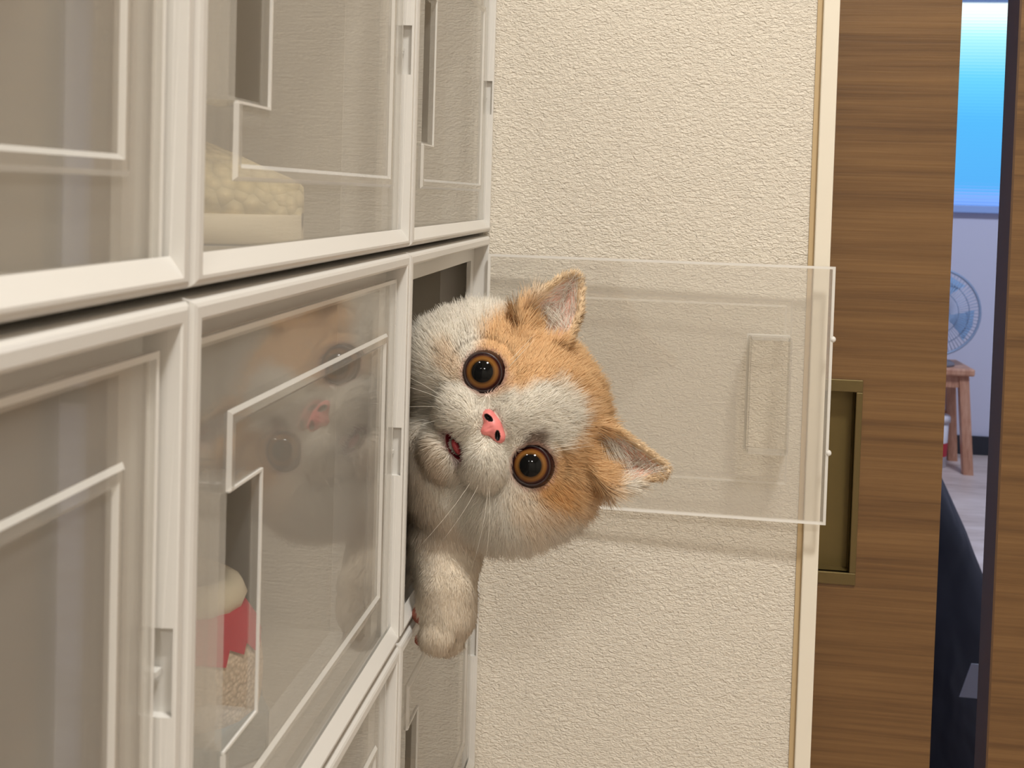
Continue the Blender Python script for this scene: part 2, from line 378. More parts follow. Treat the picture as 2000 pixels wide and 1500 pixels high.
def surface_nets(F, org, h):
    nx, ny, nz = F.shape; S = F < 0
    cnt = np.zeros((nx-1, ny-1, nz-1), np.int8)
    for dx in (0, 1):
        for dy in (0, 1):
            for dz in (0, 1): cnt += S[dx:nx-1+dx, dy:ny-1+dy, dz:nz-1+dz]
    act = (cnt > 0) & (cnt < 8); ijk = np.argwhere(act); ids = np.full(act.shape, -1, np.int64); ids[act] = np.arange(len(ijk))
    acc = np.zeros((len(ijk), 3)); num = np.zeros(len(ijk))
    C = [(a, b, c) for a in (0, 1) for b in (0, 1) for c in (0, 1)]
    for p in C:
        for q in C:
            if p < q and sum(abs(p[k]-q[k]) for k in range(3)) == 1:
                f0 = F[ijk[:, 0]+p[0], ijk[:, 1]+p[1], ijk[:, 2]+p[2]]; f1 = F[ijk[:, 0]+q[0], ijk[:, 1]+q[1], ijk[:, 2]+q[2]]
                c = (f0 < 0) != (f1 < 0); t = np.where(c, f0/np.where(c, f0-f1, 1), 0)
                acc += np.where(c[:, None], np.array(p)+t[:, None]*(np.array(q)-np.array(p)), 0); num += c
    V = org+h*(ijk+acc/num[:, None]); faces = []
    for ax in range(3):
        u, w = [(1, 2), (2, 0), (0, 1)][ax]
        sl0 = [slice(None)]*3; sl1 = [slice(None)]*3; sl0[ax] = slice(0, -1); sl1[ax] = slice(1, None)
        A, B = S[tuple(sl0)], S[tuple(sl1)]
        e = np.argwhere(A != B); e = e[(e[:, u] > 0) & (e[:, w] > 0) & (e[:, u] < F.shape[u]-1) & (e[:, w] < F.shape[w]-1)]
        inside = A[e[:, 0], e[:, 1], e[:, 2]]
        def cell(du, dw):
            k = e.copy(); k[:, u] -= du; k[:, w] -= dw; return ids[k[:, 0], k[:, 1], k[:, 2]]
        q = np.stack([cell(1, 1), cell(0, 1), cell(0, 0), cell(1, 0)], 1)
        q[~inside] = q[~inside][:, ::-1]; faces.append(q)
    return V, np.concatenate(faces)
def np_mesh(name, V, Q, smooth=True):
    me = bpy.data.meshes.new(name); me.vertices.add(len(V)); me.vertices.foreach_set('co', np.asarray(V, np.float32).ravel())
    k = Q.shape[1]; me.loops.add(Q.size); me.loops.foreach_set('vertex_index', Q.astype(np.int32).ravel())
    me.polygons.add(len(Q)); me.polygons.foreach_set('loop_start', np.arange(0, Q.size, k, dtype=np.int32))
    me.update(calc_edges=True)
    if smooth: me.polygons.foreach_set('use_smooth', np.ones(len(Q), bool))
    return me
def set_color(me, name, col):
    at = me.attributes.new(name, 'FLOAT_COLOR', 'POINT'); c4 = np.ones((len(col), 4), np.float32); c4[:, :3] = col
    at.data.foreach_set('color', c4.ravel())

# ------------------------------------------------------------------ the cat
# head frame (a: across the face, b: up over the forehead, c: out of the face), unit = 1/4100 m
EYE_Y = 0.2405
dray = CF+(992-PX)/FPX*CR-(818-PY)/FPX*CU
O3 = CAM+dray*((EYE_Y-CAM[1])/dray[1])
PXM = float((O3-CAM)@CF)/FPX
c_ax = (CAM-O3)/np.linalg.norm(CAM-O3)
up0 = 0.885*CR+0.467*CU; b_ax = up0-c_ax*(up0@c_ax); b_ax /= np.linalg.norm(b_ax); a_ax = np.cross(b_ax, c_ax)
R3 = np.stack([a_ax, b_ax, c_ax])        # rows
def to_h(P): return ((P-O3)@R3.T)/PXM
def to_w(h): return O3+(np.asarray(h, float)*PXM)@R3
EYES = [(-101.0, 0.0), (101.0, 0.0)]
EYE_C, EYE_R = -24.0, 46.0
EAR1 = [(-182, 118), (-200, 190), (-205, 236), (-198, 258), (-185, 265), (-160, 254), (-120, 232), (-76, 180), (-84, 120), (-130, 90)]
EAR2 = [(80, 140), (117, 185), (170, 214), (228, 240), (243, 240), (245, 226), (232, 165), (222, 112), (150, 90), (90, 100)]
def head_sdf(h):
    d = sd_ell(h, (4, 42, -150), (182, 148, 160))
    d = smin(d, sd_ell(h, (2, -15, -62), (150, 112, 72)), 40)
    d = smin(d, sd_ell(h, (-146, -58, -105), (92, 94, 92)), 45)
    d = smin(d, sd_ell(h, (-142, 12, -125), (90, 92, 90)), 40)
    d = smin(d, sd_ell(h, (150, 8, -125), (90, 96, 90)), 40)
    d = smin(d, sd_ell(h, (62, -160, -140), (100, 84, 84)), 40)
    d = smin(d, sd_ell(h, (-20, -165, -140), (90, 70, 80)), 40)
    d = smin(d, sd_ell(h, (146, -68, -100), (92, 94, 92)), 45)
    d = smin(d, sd_ell(h, (-2, -140, -38), (46, 33, 44)), 30)
    d = smin(d, sd_ell(h, (0, 18, -18), (44, 62, 36)), 30)
    d = smin(d, sd_ell(h, (-44, -78, -6), (54, 42, 46)), 20)
    d = smin(d, sd_ell(h, (46, -78, -6), (54, 42, 46)), 20)
    d = smin(d, sd_ell(h, (0, -30, -12), (34, 22, 26)), 14)
    # mouth: the cat's lips are parted on the cheek side
    d = smax(d, -sd_ell(h, (0, -113, 12), (36, 17, 40)), 6)
    d = smax(d, -sd_ell(h, (0, -70, 44), (4, 22, 12)), 5)
    for e in EYES:
        q = h-np.array([e[0], e[1], 0], np.float32)
        r = np.sqrt(q[..., 0]**2+q[..., 1]**2)
        d = smax(d, -np.maximum(r-38.5, -(h[..., 2]+22)), 6)
    return d
def ear_sdf(h, poly, cb):
    s = sd_poly(h[..., 0], h[..., 1], poly); depth = np.clip(-s, 0, 40)
    c0 = cb-depth*0.85+0.12*(h[..., 1]-150)*-1
    return np.maximum(s, np.abs(h[..., 2]-c0)-7.0)
def body_sdf(P):
    d = sd_cap(P, to_w((0, -40, -190)), (-0.035, 0.335, -0.095), 0.034, 0.045)
    d = smin(d, sd_cap(P, (-0.035, 0.335, -0.098), (-0.17, 0.33, -0.10), 0.047, 0.050), 0.02)
    d = smin(d, sd_ell(P, (-0.006, 0.300, -0.116), (0.026, 0.032, 0.030)), 0.015)
    # foreleg hooking over the rail
    d = smin(d, sd_cap(P, (-0.006, 0.292, -0.120), (0.0105, 0.262, -0.1385), 0.0150, 0.0146), 0.008)
    d = smin(d, sd_cap(P, (0.0105, 0.262, -0.1385), (0.0138, 0.2475, -0.1520), 0.0146, 0.0124), 0.006)
    d = smin(d, sd_ell(P, (0.0142, 0.2470, -0.1630), (0.0124, 0.0140, 0.0125)), 0.005)
    for dy, dx, dz in ((-0.0112, 0.0006, 0.0014), (-0.0045, 0.0045, -0.0012), (0.0040, 0.0042, -0.0012), (0.0108, 0.000, 0.001)):
        d = smin(d, sd_ell(P, (0.0122+dx*0.8, 0.2468+dy, -0.1708+dz), (0.0072, 0.0046, 0.0070)), 0.0019)
    for p, r in (((0.0035, 0.2435, -0.1632), 0.0042), ((0.0046, 0.2380, -0.1725), 0.0027), ((0.0046, 0.2450, -0.1735), 0.0027)):
        d = smin(d, sd_ell(P, p, (r, r, r)), 0.0015)
    return d
def cat_sdf(P):
    h = to_h(P).astype(np.float32)
    hd = head_sdf(h)*PXM
    hd = smin(hd, ear_sdf(h, EAR1, -52)*PXM, 9*PXM); hd = smin(hd, ear_sdf(h, EAR2, -52)*PXM, 9*PXM)
    return smin(hd, body_sdf(P), 0.010)
HV = 0.00125
g0 = np.array([-0.235, 0.215, -0.186]); g1 = np.array([0.118, 0.400, 0.004])
nn = ((g1-g0)/HV).astype(int)
F = np.empty(tuple(nn), np.float32)
ys = (g0[1]+HV*np.arange(nn[1])).astype(np.float32); zs = (g0[2]+HV*np.arange(nn[2])).astype(np.float32)
for i0 in range(0, nn[0], 24):
    xs = (g0[0]+HV*np.arange(i0, min(i0+24, nn[0]))).astype(np.float32)
    P = np.stack(np.meshgrid(xs, ys, zs, indexing='ij'), -1)
    F[i0:i0+len(xs)] = cat_sdf(P)
V, Q = surface_nets(F, g0, HV)

def soft(x, a, b): t = np.clip((x-a)/(b-a), 0, 1); return t*t*(3-2*t)
def blob(h, ca, cb, ra, rb): return np.sqrt(((h[:, 0]-ca)/ra)**2+((h[:, 1]-cb)/rb)**2)
def vnoise(P, f, seed=0):
    s = np.zeros(len(P))
    r = np.random.default_rng(seed)
    for k in range(6):
        d = r.normal(size=3); d /= np.linalg.norm(d); s += np.sin(P@d*f*(0.7+0.25*k)+r.uniform(0, 6.28)+1.3*np.sin(P@np.roll(d, 1)*f*0.8))
    return s/6
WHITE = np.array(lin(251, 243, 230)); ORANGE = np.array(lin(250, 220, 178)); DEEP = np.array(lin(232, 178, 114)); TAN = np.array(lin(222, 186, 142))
PINK = np.array(lin(250, 202, 186)); NOSE = np.array(lin(222, 128, 124)); DARK = np.array(lin(24, 14, 12)); BROWN = np.array(lin(112, 74, 44)); MOUTH = np.array(lin(126, 40, 48))
def coat(P):
    h = to_h(P); a, b, c = h.T
    nz = vnoise(P, 420, 3)*0.16+vnoise(P, 1100, 5)*0.08
    def m(ca, cb, ra, rb, w=0.30): return 1-soft(blob(h, ca, cb, ra, rb)+nz, 1-w, 1+w)
    o = np.maximum.reduce([m(-118, 62, 62, 62), m(-60, 78, 62, 44), m(-105, 125, 95, 66), m(-142, -48, 34, 20, .5)*0.4, m(30, 178, 130, 60), m(-20, 150, 100, 46),
                           m(118, 108, 90, 62), m(152, 48, 52, 70), m(172, 0, 36, 40, .5)*0.5, m(165, -48, 50, 24, .6)*0.25, m(196, 70, 40, 60)*0.7])
    o = o*(1-m(30, 68, 62, 62, .22))*(1-0.9*m(8, -5, 48, 48))*(1-0.85*m(-222, 55, 40, 60, .4))
    col = WHITE*(1-o[:, None])+(ORANGE*(0.62-0.3*nz[:, None])+DEEP*(0.38+0.3*nz[:, None]))*o[:, None]
    def mixin(cc, w):
        nonlocal col
        col = col*(1-w[:, None])+cc*w[:, None]
    mixin(BROWN, 0.75*m(60, 26, 20, 20, .5)*(c > -60)); mixin(DEEP, 0.6*m(160, 14, 18, 26, .6)); mixin(DEEP, 0.5*m(-62, 14, 14, 22, .6))
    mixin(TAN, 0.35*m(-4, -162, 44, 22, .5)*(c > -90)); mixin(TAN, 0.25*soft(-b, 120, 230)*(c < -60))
    hw = (np.abs(b) < 400) & (np.linalg.norm(h, axis=1) < 420)
    body = soft(-P[:, 2], 0.128, 0.138)*(P[:, 0] > -0.05)*soft(-b, 100, 240)
    mixin(np.array(lin(248, 236, 218)), body)
    # ears
    for poly, cb, s in ((EAR1, -52, 0), (EAR2, -52, 1)):
        d = sd_poly(a, b, poly); dep = np.clip(-d, 0, 40)
        c0 = cb-dep*0.85-0.12*(b-150)
        front = soft(c-c0, 0, 5)*soft(-d, 6, 17)*soft(b, 120, 175)
        mixin(ORANGE, (d < 2)*soft(b, 150, 190)*0.8)
        mixin(PINK if s == 0 else PINK*np.array([0.88, 0.72, 0.62]), 0.95*front)
    # bare skin
    eye = np.minimum(np.hypot(a+101, b), np.hypot(a-101, b)); mixin(np.array(lin(214, 172, 156)), 0.8*(1-soft(eye, 41, 47))*(c > -70))
    mixin(np.array(lin(60, 34, 30)), (1-soft(eye, 39.5, 42))*(c > -70))
    mixin(MOUTH, (1-soft(blob(h, 0, -113, 37, 19), 0.85, 1.1))*(c > -20))
    pads = np.minimum.reduce([np.linalg.norm(P-np.array(p), axis=1)/r for p, r in (((0.0035, 0.2435, -0.1632), 0.0050), ((0.0046, 0.2380, -0.1725), 0.0033), ((0.0046, 0.2450, -0.1735), 0.0033))])
    mixin(np.array(lin(150, 92, 78)), 1-soft(pads, 0.85, 1.05))
    return np.clip(col, 0.005, 1)
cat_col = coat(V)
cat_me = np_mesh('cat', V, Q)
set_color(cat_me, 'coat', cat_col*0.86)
mt = M['cat_skin'] = mat('short_undercoat', (0.8, 0.7, 0.6), 0.8, spec=0.1)
at = N(mt, 'ShaderNodeAttribute', attribute_name='coat'); L(mt, at.outputs['Color'], bsdf(mt).inputs['Base Color'])
cat = obj('cat', cat_me, M['cat_skin'])
tag(cat, 'orange and white flat-faced cat leaning sideways out of the open box', 'cat')

# fur
def build_fur(n_try=330000):
    tri = np.concatenate([Q[:, [0, 1, 2]], Q[:, [0, 2, 3]]])
    A, B, C = V[tri[:, 0]], V[tri[:, 1]], V[tri[:, 2]]
    cr = np.cross(B-A, C-A); ar = np.linalg.norm(cr, axis=1); nf = cr/np.maximum(ar, 1e-12)[:, None]
    cen = (A+B+C)/3
    w = ar*(cen[:, 0] > -0.075)*(0.18+0.82*((CAM-cen)*nf).sum(1).__gt__(-0.10))
    w /= w.sum()
    k = rng.choice(len(tri), n_try, p=w); r1 = np.sqrt(rng.random(n_try)); r2 = rng.random(n_try)
    P = A[k]*(1-r1)[:, None]+B[k]*(r1*(1-r2))[:, None]+C[k]*(r1*r2)[:, None]
    # smooth normals from the field
    e = 0.0012
    def fld(X): return cat_sdf(X.astype(np.float32))
    n = np.stack([fld(P+np.eye(3)[i]*e)-fld(P-np.eye(3)[i]*e) for i in range(3)], 1); n /= np.linalg.norm(n, axis=1)[:, None]+1e-9
    h = to_h(P); a, b, c = h.T
    rr = np.hypot(a, b+28); eye = np.minimum(np.hypot(a+101, b), np.hypot(a-101, b))
    in_ear = np.zeros(n_try, bool); ear_any = np.zeros(n_try, bool)
    for poly in (EAR1, EAR2):
        d = sd_poly(a, b, poly); c0 = -52-np.clip(-d, 0, 40)*0.85-0.12*(b-150)
        in_ear |= (d < -8) & (c > c0-1) & (b > 130) & (c-c0 < 14); ear_any |= (d < 2) & (b > 165)
    bare = ((eye < 42) & (c > -70)) | ((np.abs(a) < 27-0.2*np.abs(b+30)) & (b > -46) & (b < -15) & (c > -10)) | ((blob(h, 0, -113, 36, 18) < 1) & (c > -20))
    pads = np.minimum.reduce([np.linalg.norm(P-np.array(p), axis=1)/r for p, r in (((0.0035, 0.2435, -0.1632), 0.0050), ((0.0046, 0.2380, -0.1725), 0.0033), ((0.0046, 0.2450, -0.1735), 0.0033))])
    keep = ~bare & (pads > 1.05) & ~(in_ear & (rng.random(n_try) > 0.05))
    head = (np.linalg.norm(h/np.array([1, 1, 1.1]), axis=1) < 330) & (P[:, 2] > -0.158)
    leg = (P[:, 1] < 0.285) & (P[:, 2] < -0.128)
    head &= ~leg
    # combing
    vh = np.stack([a, b+28, -0.55*rr], 1); t = vh@R3
    for sgn in (-1, 1):
        da, db = a-101*sgn, b; re = np.hypot(da, db); we = np.clip(1-(re-40)/45, 0, 1)
        t += (np.stack([da, db, np.zeros_like(a)], 1)@R3)*(2.0*we)[:, None]
    t += b_ax*14
    t[leg] = np.array([0.1, -0.35, -1.0])
    t[~head & ~leg] = np.array([-0.6, 0.1, -0.7])
    wch = (soft(-b, 130, 190)*head)[:, None]; t = t/(np.linalg.norm(t, axis=1)[:, None]+1e-9)*(1-wch)+np.array([0.25, -0.25, -1.0])*wch
    t -= n*(t*n).sum(1)[:, None]; t /= np.linalg.norm(t, axis=1)[:, None]+1e-9
    Ls = np.where(head, 0.0034+0.0062*soft(rr, 45, 210), np.where(leg, 0.0036, 0.0085))
    Ls = np.where(head & (eye < 62), 0.0028, Ls); Ls = np.where(ear_any, 0.0032, Ls)
    Ls = np.where(head & (np.abs(b+30) < 30) & (np.abs(a) < 60) & (c > -20), 0.0026, Ls)
    Ls = np.where(in_ear, 0.0100, Ls)
    Ls = Ls*(0.65+0.6*rng.random(n_try))
    clump = np.stack([vnoise(P, 700, 11), vnoise(P, 700, 12), vnoise(P, 700, 13)], 1)
    rnd = rng.normal(size=(n_try, 3))*0.16+clump*0.34
    lift = np.where(head, 0.50, np.where(leg, 0.28, 0.45))[:, None]
    d0 = n*lift*1.5+t*0.8+rnd; d0 /= np.linalg.norm(d0, axis=1)[:, None]
    d1 = n*lift*0.55+t+rnd*1.2; d1 /= np.linalg.norm(d1, axis=1)[:, None]
    ie = in_ear & keep
    pts = np.stack([P-n*0.0004, P+d0*Ls[:, None]*0.33, P+(d0*0.55+d1*0.45)*Ls[:, None]*0.68, P+(d0*0.4+d1*0.6)*Ls[:, None]], 1)
    pts = pts[keep]; root = P[keep]; nrm = n[keep]*0.85+d0[keep]*0.35
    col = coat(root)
    col[in_ear[keep]] = WHITE*0.95
    col *= (0.93+0.14*rng.random(len(col)))[:, None]
    tr = np.random.default_rng(21); T, tc_ = [], []
    for (s0, s1, e0, e1, cc, num) in (((92, 152), (118, 176), (196, 138), (208, 182), -58, 110), ((-188, 150), (-178, 190), (-96, 178), (-84, 196), -60, 70)):
        for _ in range(num):
            q, w_ = tr.random(), tr.random(); A_ = np.array(s0)*(1-q)+np.array(s1)*q; B_ = np.array(e0)*(1-q)+np.array(e1)*q
            ln = 0.35+0.65*tr.random(); off = tr.normal(size=2)*6; st_q = tr.random()*0.5
            P0 = A_*(1-st_q)+B_*st_q+off; P1 = P0+(B_-A_)*ln*0.6+tr.normal(size=2)*7
            T.append([to_w((*(P0*(1-z)+P1*z), cc-26+10*math.sin(3.1*z)+22*z+w_*8)) for z in (0, .33, .67, 1)]); tc_.append(WHITE*(0.85+0.15*w_))
    nrm = np.concatenate([nrm, np.tile(c_ax, (len(T), 1))]); nrm /= np.linalg.norm(nrm, axis=1)[:, None]
    pts = np.concatenate([pts, np.array(T)]); col = np.concatenate([col, np.array(tc_)])
    return pts, col, nrm
pts, fcol, fnrm = build_fur()
cu = bpy.data.hair_curves.new('fur'); nS = len(pts)
cu.add_curves([4]*nS)
cu.attributes['position'].data.foreach_set('vector', pts.astype(np.float32).ravel())
ra = cu.attributes.get('radius') or cu.attributes.new('radius', 'FLOAT', 'POINT')
ra.data.foreach_set('value', np.tile(np.array([0.00011, 0.00010, 0.00007, 0.00002], np.float32), nS))
ca = cu.attributes.new('coat', 'FLOAT_COLOR', 'CURVE'); c4 = np.ones((nS, 4), np.float32); c4[:, :3] = np.clip(fcol, 0.003, 0.99); ca.data.foreach_set('color', c4.ravel())
na = cu.attributes.new('root_normal', 'FLOAT_VECTOR', 'CURVE'); na.data.foreach_set('vector', fnrm.astype(np.float32).ravel())
mt = M['fur'] = bpy.data.materials.new('cat_fur'); mt.use_nodes = True
for n_ in list(mt.node_tree.nodes): mt.node_tree.nodes.remove(n_)
out = N(mt, 'ShaderNodeOutputMaterial'); df = N(mt, 'ShaderNodeBsdfDiffuse'); tl = N(mt, 'ShaderNodeBsdfTranslucent'); mxs = N(mt, 'ShaderNodeMixShader'); mxs.inputs[0].default_value = 0.30
at = N(mt, 'ShaderNodeAttribute', attribute_name='coat'); an = N(mt, 'ShaderNodeAttribute', attribute_name='root_normal')
for q in (df, tl): L(mt, at.outputs['Color'], q.inputs['Color']); L(mt, an.outputs['Vector'], q.inputs['Normal'])
L(mt, df.outputs[0], mxs.inputs[1]); L(mt, tl.outputs[0], mxs.inputs[2]); L(mt, mxs.outputs[0], out.inputs[0])
fur = obj('fur', cu, M['fur'], cat); tag(fur, kind='stuff')

# eyes, eyelids, nose, whiskers
mt = M['eye'] = mat('amber_eye', (0.2, 0.08, 0.02), 0.05, spec=0.22)
tc = N(mt, 'ShaderNodeTexCoord'); sx = N(mt, 'ShaderNodeSeparateXYZ'); L(mt, tc.outputs['Object'], sx.inputs[0])
xx = N(mt, 'ShaderNodeMath', operation='MULTIPLY'); L(mt, sx.outputs[0], xx.inputs[0]); L(mt, sx.outputs[0], xx.inputs[1])
yy = N(mt, 'ShaderNodeMath', operation='MULTIPLY_ADD'); L(mt, sx.outputs[1], yy.inputs[0]); L(mt, sx.outputs[1], yy.inputs[1]); L(mt, xx.outputs[0], yy.inputs[2])
sq = N(mt, 'ShaderNodeMath', operation='SQRT'); L(mt, yy.outputs[0], sq.inputs[0])
mm = N(mt, 'ShaderNodeMath', operation='MULTIPLY'); mm.inputs[1].default_value = 1.0/(46*PXM); L(mt, sq.outputs[0], mm.inputs[0])
r = ramp(mt, mm.outputs[0], [(0.0, lin(6, 6, 7)), (0.45, lin(8, 8, 8)), (0.48, lin(76, 48, 20)), (0.57, lin(122, 82, 36)), (0.66, lin(104, 64, 28)), (0.71, lin(48, 20, 18)), (1.0, lin(30, 12, 14))])
L(mt, r.outputs[0], bsdf(mt).inputs['Base Color'])
def sphere(name, r, nu=40, nv=24, sx=1, sy=1, sz=1):
    prof = [(max(r*math.sin(math.pi*i/nv), 1e-5), r*math.cos(math.pi*i/nv)) for i in range(nv+1)]
    me = lathe(prof, nu, name, cap=True); return me
RM = Matrix(((a_ax[0], b_ax[0], c_ax[0]), (a_ax[1], b_ax[1], c_ax[1]), (a_ax[2], b_ax[2], c_ax[2])))
EYE_ME = sphere('eye', EYE_R*PXM, 48, 32); EYE_ME.materials.append(M['eye'])
M['lid'] = mat('dark_eyelid_rim', lin(38, 18, 18), 0.35)
def lid_mesh():
    loops = []
    for i in range(48):
        an = 2*math.pi*i/48; lp = []
        rx, ry = 37.5, 36.0
        for k in range(10):
            q = 2*math.pi*k/10; rr = 2.6
            lp.append(((rx+rr*math.cos(q))*math.cos(an)*PXM, (ry+rr*math.cos(q))*math.sin(an)*PXM, (27+rr*math.sin(q))*PXM))
        loops.append(lp)
    return loft(loops, close_ring=True, smooth=True, name='eyelid')
LID_ME = lid_mesh(); LID_ME.materials.append(M['lid'])
for i, e in enumerate(EYES):
    p = to_w((e[0], e[1], EYE_C))
    o = obj('eye', EYE_ME, None, cat, tuple(p))
    look = RM.to_4x4()@Matrix.Rotation(math.radians(3.5), 4, 'X')@Matrix.Rotation(math.radians(-4.0 if i == 0 else -3.0), 4, 'Y')
    o.rotation_euler = look.to_euler(); o['label'] = 'round amber eye with a wide black pupil'
    l_ = obj('eyelid', LID_ME, None, o)
# nose leather
def nostril(h, s, g=0.0):
    ca, sa = math.cos(0.5), math.sin(0.5); x = h[..., 0]*s-20; y = h[..., 1]+33
    return sd_ell(np.stack([x*ca-y*sa, x*sa+y*ca, h[..., 2]], -1), (0, 0, 40), (10.5+g, 4.6+g, 16+g))
def nose_sdf(h):
    d = sd_ell(h, (0, -31, 10), (28, 18, 28)); d = smin(d, sd_ell(h, (0, -46, 14), (10, 14, 22)), 10)
    d = smin(d, sd_ell(h, (-21, -31, 8), (16, 14, 27)), 6); d = smin(d, sd_ell(h, (21, -31, 8), (16, 14, 27)), 6)
    for s in (-1, 1): d = smax(d, -nostril(h, s), 2)
    return smax(d, -sd_ell(h, (0, -46, 40), (2.0, 14, 5)), 3)
hn = 1.6
axs = [np.arange(-42, 43, hn), np.arange(-72, 0, hn), np.arange(-12, 46, hn)]
Pn = np.stack(np.meshgrid(*axs, indexing='ij'), -1).astype(np.float32)
Vn, Qn = surface_nets(nose_sdf(Pn), np.array([-42, -72, -12.0]), hn)
u_ = np.minimum(nostril(Vn, 1, 1.6), nostril(Vn, -1, 1.6))
nc = np.where((u_ < 0)[:, None], DARK, NOSE*(1+0.10*vnoise(Vn, 0.25, 9))[:, None])
nme = np_mesh('nose', to_w(Vn), Qn); set_color(nme, 'coat', nc)
mt = M['nose'] = mat('pink_nose_leather', NOSE, 0.42)
at = N(mt, 'ShaderNodeAttribute', attribute_name='coat'); L(mt, at.outputs['Color'], bsdf(mt).inputs['Base Color'])
bsdf(mt).inputs['Subsurface Weight'].default_value = 0.0
no = obj('nose', nme, M['nose'], cat); no['label'] = 'pink nose with dark nostrils'
# tongue tip in the parted mouth
tme = sphere('tongue', 1.0, 16, 10)
for v_ in tme.vertices:
    q = to_w((2+17*v_.co.x, -114+7*v_.co.y, 2+14*v_.co.z)); v_.co = q
M['tongue'] = mat('red_mouth', lin(150, 52, 58), 0.4); obj('tongue', tme, M['tongue'], cat)
M['whisker'] = mat('white_whisker', (0.85, 0.8, 0.7), 0.4)
wr = np.random.default_rng(4)
for s in (-1, 1):
    for k in range(4):
        a0, b0 = s*(48+7*(k % 3)), -72-9*(k//2)
        L_ = (150+70*wr.random())*(0.75 if s < 0 else 1)
        an = math.radians(-30-16*k+wr.normal()*6)
        pts_ = []
        for q in np.linspace(0, 1, 7):
            aa = a0+s*L_*q*math.cos(an); bb = b0+L_*q*math.sin(an)*(0.6+0.4*q)
            pts_.append(to_w((aa, bb, 28-55*q*q)))
        obj('whisker', tube(pts_, 0.00010, 0.00003, 5, 'whisker'), M['whisker'], cat)
for s in (-1, 1):
    for k in range(2):
        pts_ = [to_w((s*(88+10*k)+s*25*q, 48+70*q+8*k, 10-10*q)) for q in np.linspace(0, 1, 5)]
        obj('whisker', tube(pts_, 0.00009, 0.00002, 5, 'whisker'), M['whisker'], cat)

# ------------------------------------------------------------------ shoes inside the boxes
def knit(name, c, scale=260, depth=0.0018):
    mt = mat(name, c, 0.9, spec=0.1); v = mapped(mt, (1, 1, 1))
    vo = N(mt, 'ShaderNodeTexVoronoi'); vo.inputs['Scale'].default_value = scale; L(mt, v, vo.inputs['Vector'])
    bp = N(mt, 'ShaderNodeBump'); bp.invert = True; bp.inputs['Strength'].default_value = 1.0; bp.inputs['Distance'].default_value = depth
    L(mt, vo.outputs['Distance'], bp.inputs['Height']); L(mt, bp.outputs[0], bsdf(mt).inputs['Normal'])
    r = ramp(mt, vo.outputs['Distance'], [(0.0, tuple(min(1, x*1.1) for x in c)), (0.8, tuple(x*0.72 for x in c))]); L(mt, r.outputs[0], bsdf(mt).inputs['Base Color'])
    return mt
M['knit'] = knit('cream_knit', lin(244, 230, 190), 210)
M['cream'] = mat('cream_rubber', lin(238, 228, 205), 0.6)
M['canvas'] = knit('cream_canvas', lin(240, 220, 198), 700, 0.0004)
M['red'] = mat('red_lining', lin(196, 36, 56), 0.8)
M['grey'] = mat('grey_rubber', lin(140, 148, 150), 0.6)
M['dark'] = mat('dark_lining', lin(90, 78, 66), 0.9)
